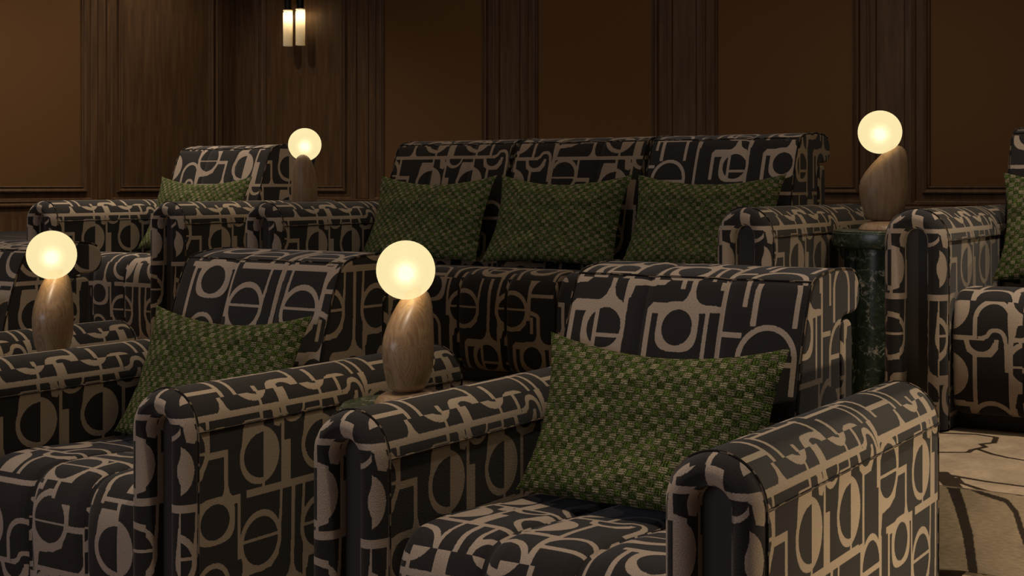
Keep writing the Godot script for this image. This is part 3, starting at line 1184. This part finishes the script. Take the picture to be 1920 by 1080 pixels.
func seating(called: String, label: String, category: String, right: float, row: int, looks: Array) -> void:
	# right: outer face of the arm on the picture's right; looks: one [seat print offset, back print offset, material] per place
	var n := looks.size()
	var width := SEAT_W * n + ARM_W * 2
	var y := TIER * row
	var o := thing(called, label, category, Vector3(right - width / 2 + ROW_SHIFT.x * row, y, -ROW_SHIFT.y * row))
	var am := arm_meshes()
	for s in [-1.0, 1.0]:
		var a := part("arm", am[0], M.fabric, o, Vector3(s * (width - ARM_W) / 2, 0, 0))
		part("front_roll", am[1], M.fabric_cool, a)
		part("front_panel", am[2], M.arm_leather, a).set_meta("label", "smooth charcoal arched panel")
		part("piping", am[3], M.piping, a)
	var bt := back_trim()
	for i in n:
		var x := (i - (n - 1) / 2.0) * SEAT_W
		part("seat_cushion", seat_mesh(looks[i][0]), M[looks[i][2]], o, Vector3(x, 0, 0))
		var bk := part("backrest", back_mesh(looks[i][1]), M[looks[i][2]], o, Vector3(x, 0, 0))
		part("piping", bt[0], M.piping, bk)
		part("rear_panel", bt[1], M.fabric, bk)
	part("base", box_mesh(Vector3(-width / 2 + ARM_W - 0.004, 0.002, -0.97), Vector3(width / 2 - ARM_W + 0.004, 0.043, -0.09)), M.arm_leather, o)


func furniture() -> void:
	# picture offsets bring the print of each cushion where the photograph shows it
	var h := SEAT_W / 2
	seating("armchair", "armchair nearest the camera, wide patterned arms, green pillow in front of its back", "armchair", 0.0, 0,
		[[Vector2(0.175 + h, 0.2475), Vector2(0.489 + 0.0075, -0.662), "fabric_cool"]])
	seating("armchair", "armchair in the front row on the far side of the lamp from the nearest one", "armchair", -1.335, 0,
		[[Vector2(0.642 + 0.022, 0.41), Vector2(0.404 - 0.1875, -0.4815), "fabric_cool"]])
	seating("armchair", "armchair cut off by the picture's left edge behind a pebble lamp", "armchair", -2.670, 0,
		[[Vector2(0.3, 0.2), Vector2(0.12, -0.2), "fabric_cool"]])
	seating("sofa", "long three-seat patterned sofa with three green pillows on the raised row", "sofa", -0.5365, 1,
		[[Vector2(-0.037 + h, 0.0), Vector2(0.29, -0.25), "fabric_darker"], [Vector2(-0.037 + h, 0.0), Vector2(0.02, -0.24), "fabric_darker"], [Vector2(0.36, 0.19), Vector2(0.24, -0.68), "fabric_cool"]])
	seating("armchair", "armchair on the raised row to the left of the sofa, under the wall panelling", "armchair", -3.113, 1,
		[[Vector2(0.1, 0.1), Vector2(0.642 + 0.08, -0.1325), "fabric_cool"]])
	seating("armchair", "armchair on the raised row cut off by the picture's right edge", "armchair", 0.80, 1,
		[[Vector2(0.404 + 0.012 + h, 0.3045), Vector2(0.05, 0.0), "fabric_cool"]])


# ==================================================================== pillows, tables, lamps, sconce

func pillow_mesh(sd: int) -> ArrayMesh:
	var fn := FastNoiseLite.new()
	fn.seed = sd
	fn.frequency = 1.6
	var W := 0.594
	var H := 0.375
	var b := mb(Vector2(0.32, 0.32), Vector2(0.07 * sd, 0.013 * sd))
	var N := 30
	var faces := []
	for side in [1.0, -1.0]:
		var rows := []
		for i in N + 1:
			var vv := -1.0 + 2.0 * i / N
			vv = sin(vv * PI / 2) * 0.75 + vv * 0.25
			var row := PackedVector3Array()
			for j in N + 1:
				var uu := -1.0 + 2.0 * j / N
				uu = sin(uu * PI / 2) * 0.75 + uu * 0.25
				var x := W / 2 * uu * (1.0 - 0.085 * (1.0 - vv * vv))
				var y := H / 2 * vv * (1.0 - 0.23 * (1.0 - uu * uu) * (1.0 if vv > 0 else -0.18))
				var full := pow(maxf(0.0, (1.0 - pow(absf(uu), 2.4)) * (1.0 - pow(absf(vv), 2.2 if vv > 0 else 4.5))), 0.62)
				var z: float = side * 0.070 * full + 0.012 * fn.get_noise_2d(uu * 1.2, vv * 1.2) * (0.3 + full)
				# the lower part slumps forward on to the seat
				var low := maxf(0.0, -0.15 - vv)
				z += (0.085 * low * low + 0.03 * low) * (1.0 - 0.75 * uu * uu)
				# leans against the back
				row.append(Vector3(x, y, z))
			rows.append(row)
		# print by (x, y) across the whole face, whatever its tilt
		var at := b.v.size()
		b.grid(rows, false, false, side)
		for q in range(at, b.v.size()):
			b.uv[q] = Vector2(b.v[q].x / 0.28 + 0.2 * sd, 1.0 - b.v[q].y / 0.245 + 0.13 * sd)
	return b.done()


func pillow(label: String, x: float, row: int, sd: int, turn := 0.0) -> void:
	var o := MeshInstance3D.new()
	o.name = "throw_pillow"
	o.mesh = pillow_mesh(sd)
	o.material_override = M.pillow
	add_child(o, true)
	tag(o, label, "pillow", "green woven throw pillows")
	o.position = Vector3(x + ROW_SHIFT.x * row, TIER * row + 0.577, -0.532 - ROW_SHIFT.y * row)
	o.rotation = Vector3(-0.36, turn, 0)


func side_table(label: String, x: float, row: int) -> void:
	var o := thing("side_table", label, "side table", Vector3(x + ROW_SHIFT.x * row, TIER * row, -0.533 - ROW_SHIFT.y * row), 0.0, "round green marble side tables")
	var t := mb(Vector2(0.55, 0.55), Vector2(x, 0.1 * row))
	t.lathe(PackedVector2Array([Vector2(0.0, 0.500), Vector2(0.150, 0.500), Vector2(0.162, 0.503), Vector2(0.170, 0.510), Vector2(0.172, 0.522), Vector2(0.172, 0.545), Vector2(0.171, 0.551), Vector2(0.166, 0.553), Vector2(0.166, 0.557), Vector2(0.163, 0.560), Vector2(0.0, 0.560)]), 48)
	part("table_top", t.done(), M.green_marble, o)
	var s := mb(Vector2(0.55, 0.55), Vector2(x + 0.2, 0.37))
	var ring := PackedVector2Array()
	for q in 4:
		var c := Vector2(cos(q * PI / 2), sin(q * PI / 2)) * 0.062
		for i in 13:
			var a := q * PI / 2 - 0.72 * PI / 2 * 1.12 + 1.44 * PI / 2 * 1.12 * i / 12.0
			ring.append(c + Vector2(cos(a), sin(a)) * 0.072)
	for y in [[0.0, 0.5]]:
		for i in ring.size():
			var p := ring[i]
			var r := ring[(i + 1) % ring.size()]
			var cp := Vector2(cos((i / 13) * PI / 2), sin((i / 13) * PI / 2)) * 0.062
			var ni := (i + 1) % ring.size()
			var cr := Vector2(cos((ni / 13) * PI / 2), sin((ni / 13) * PI / 2)) * 0.062
			var np := Vector3(p.x - cp.x, 0, p.y - cp.y).normalized()
			var nq := Vector3(r.x - cr.x, 0, r.y - cr.y).normalized()
			s.quad(Vector3(p.x, y[0], p.y), Vector3(r.x, y[0], r.y), Vector3(r.x, y[1], r.y), Vector3(p.x, y[1], p.y), np, nq, nq, np)
	part("fluted_stem", s.done(), M.green_marble, o)


func lamp_meshes() -> Dictionary:
	if cache.has("lamp"):
		return cache.lamp
	var d := {}
	# outline of the pebble: height, left, right, half depth
	var L := [[0.0, -0.030, 0.030, 0.022], [0.004, -0.046, 0.040, 0.034], [0.014, -0.060, 0.050, 0.043], [0.030, -0.068, 0.060, 0.050], [0.060, -0.076, 0.072, 0.055], [0.090, -0.082, 0.076, 0.057], [0.115, -0.084, 0.078, 0.057], [0.140, -0.078, 0.078, 0.055], [0.165, -0.063, 0.078, 0.052], [0.190, -0.043, 0.078, 0.047], [0.210, -0.024, 0.077, 0.042], [0.228, -0.006, 0.074, 0.035], [0.240, 0.006, 0.070, 0.028], [0.249, 0.018, 0.062, 0.019], [0.2545, 0.030, 0.050, 0.009], [0.2555, 0.040, 0.040, 0.0]]
	var b := mb(Vector2(0.3, 0.3), Vector2(0.05, 0.02))
	var rows := []
	var bottom := PackedVector3Array()
	for j in 33:
		bottom.append(Vector3(0, 0, 0))
	rows.append(bottom)
	for i in L.size():
		var row := PackedVector3Array()
		var cx: float = (L[i][1] + L[i][2]) / 2
		var rx: float = (L[i][2] - L[i][1]) / 2
		for j in 33:
			var a := TAU * j / 32.0
			row.append(Vector3(cx + cos(a) * rx, L[i][0], sin(a) * L[i][3]))
		rows.append(row)
	b.grid(rows, false, false, -1.0)
	d.stone = b.done()
	var f := mb(Vector2(0.3, 0.3), Vector2(0.13, 0.2))
	f.lathe(PackedVector2Array([Vector2(0.0, 0.0), Vector2(0.083, 0.0), Vector2(0.085, 0.002), Vector2(0.084, 0.006), Vector2(0.076, 0.017), Vector2(0.064, 0.025), Vector2(0.045, 0.030), Vector2(0.0, 0.032)]), 36)
	d.foot = f.done()
	for a in [["globe", 0.0725], ["core_0", 0.043], ["core_1", 0.0375], ["core_2", 0.0325], ["core_3", 0.0275], ["core_4", 0.023], ["core_5", 0.018]]:
		var s := SphereMesh.new()
		s.radius = a[1]
		s.height = a[1] * 2
		s.radial_segments = 40 if a[0] == "globe" else 20
		s.rings = 20 if a[0] == "globe" else 10
		d[a[0]] = s
	var st := mb()
	st.lathe(PackedVector2Array([Vector2(0.0, -0.012), Vector2(0.012, -0.012), Vector2(0.012, 0.010), Vector2(0.0, 0.010)]), 16)
	d.collar = st.done()
	cache.lamp = d
	return d


func lamp(label: String, x: float, row: int, turn: float, stone: bool) -> void:
	var o := thing("table_lamp", label, "lamp", Vector3(x + ROW_SHIFT.x * row, TIER * row + 0.560, -0.533 - ROW_SHIFT.y * row), turn, "pebble lamps with glowing globes")
	var d := lamp_meshes()
	part("foot", d.foot, M.lamp_wood, o)
	part("pebble_body", d.stone, M.lamp_stone if stone else M.lamp_wood, o, Vector3(0.0, 0.029, 0))
	var at := Vector3(-0.0146, 0.329, 0)
	var g := part("globe", d.globe, M.globe_glass, o, at)
	g.set_meta("label", "glowing frosted glass globe")
	for k in 6:
		part("bulb" if k == 5 else "bulb_halo", d["core_%d" % k], M["globe_halo_%d" % k], g, Vector3(0.0, -0.008, 0))
	var l := OmniLight3D.new()
	l.name = "globe_light"
	l.position = at + Vector3(0, -0.008, 0)
	l.light_color = Color(1.0, 0.78, 0.45)
	l.light_energy = 0.009
	l.light_size = 0.01
	l.omni_range = 20.0
	l.omni_attenuation = 2.0
	l.shadow_enabled = true
	o.add_child(l)


func sconce() -> void:
	var o := thing("wall_sconce", "twin-tube wall sconce with black rods on the dark wood panel", "wall lamp", Vector3(-6.60, 2.20, -BACK_WALL + 0.0))
	for s in [[-0.068, 0.02], [0.066, 0.02]]:
		var t := mb()
		t.lathe(PackedVector2Array([Vector2(0.0, 0.0), Vector2(0.0, 0.002), Vector2(0.036, 0.002), Vector2(0.0385, 0.0), Vector2(0.0385, 0.292), Vector2(0.036, 0.292), Vector2(0.036, 0.004), Vector2(0.0, 0.004)]), 28)
		var tube := part("glass_tube", t.done(), M.frosted_tube, o, Vector3(s[0], s[1], 0.11))
		tube.set_meta("label", "glowing frosted glass tube")
		var r := mb()
		r.lathe(PackedVector2Array([Vector2(0.0, 0.284), Vector2(0.0355, 0.284), Vector2(0.0355, 0.292), Vector2(0.028, 0.294), Vector2(0.028, 0.62), Vector2(0.0, 0.62)]), 24)
		part("rod", r.done(), M.black_metal, o, Vector3(s[0], s[1], 0.11))
		var pin := mb()
		pin.lathe(PackedVector2Array([Vector2(0, 0.0), Vector2(0.004, 0.0), Vector2(0.004, 0.005), Vector2(0.0, 0.006)]), 10)
		var p := part("pin", pin.done(), M.black_metal, tube, Vector3(-0.012, 0.275, 0.037))
		p.rotation.x = PI / 2
		var l := OmniLight3D.new()
		l.name = "tube_light"
		l.position = Vector3(s[0], s[1] + 0.235, 0.11)
		l.light_color = Color(1.0, 0.92, 0.76)
		l.light_energy = 0.02
		l.light_size = 0.012
		l.omni_range = 20.0
		l.omni_attenuation = 2.0
		l.shadow_enabled = true
		o.add_child(l)
	part("wall_bracket", box_mesh(Vector3(-0.11, 0.52, 0.0), Vector3(0.11, 0.62, 0.082), 0.006), M.black_metal, o)


func small_things() -> void:
	pillow("green checked pillow on the nearest armchair, the largest in the photo", -0.4915, 0, 1)
	pillow("green checked pillow on the front-row armchair left of the middle lamp", -1.8265, 0, 2)
	pillow("green checked pillow whose tip shows at the picture's left edge", -3.1615, 0, 3)
	pillow("leftmost of the three green checked pillows on the sofa", -2.262, 1, 4)
	pillow("middle one of the three green checked pillows on the sofa", -1.645, 1, 5)
	pillow("rightmost sofa pillow, partly behind the sofa's right arm", -1.028, 1, 6)
	pillow("green checked pillow on the raised armchair under the wall sconce", -3.6045, 1, 7)
	pillow("green checked pillow cut off by the picture's right edge", 0.3085, 1, 8)
	side_table("round green marble table between the two nearest armchairs", -1.159, 0)
	side_table("green marble table behind the left armchair's arm, hidden under its lamp", -2.494, 0)
	side_table("round green marble table with a fluted stem right of the sofa", -0.36, 1)
	side_table("green marble table hidden behind the sofa's left arm", -2.9375, 1)
	lamp("lamp with a wood-grained pebble body between the two nearest armchairs", -1.159, 0, YAW + 1.1, false)
	lamp("lamp with a wood-grained upright body at the far left of the front row", -2.494, 0, YAW + PI / 2, false)
	lamp("lamp with a broad leaning stone body on the table right of the sofa", -0.36, 1, YAW, true)
	lamp("small lamp with a plain brown body between the raised armchair and the sofa", -2.9375, 1, YAW - PI / 2, true)
	sconce()
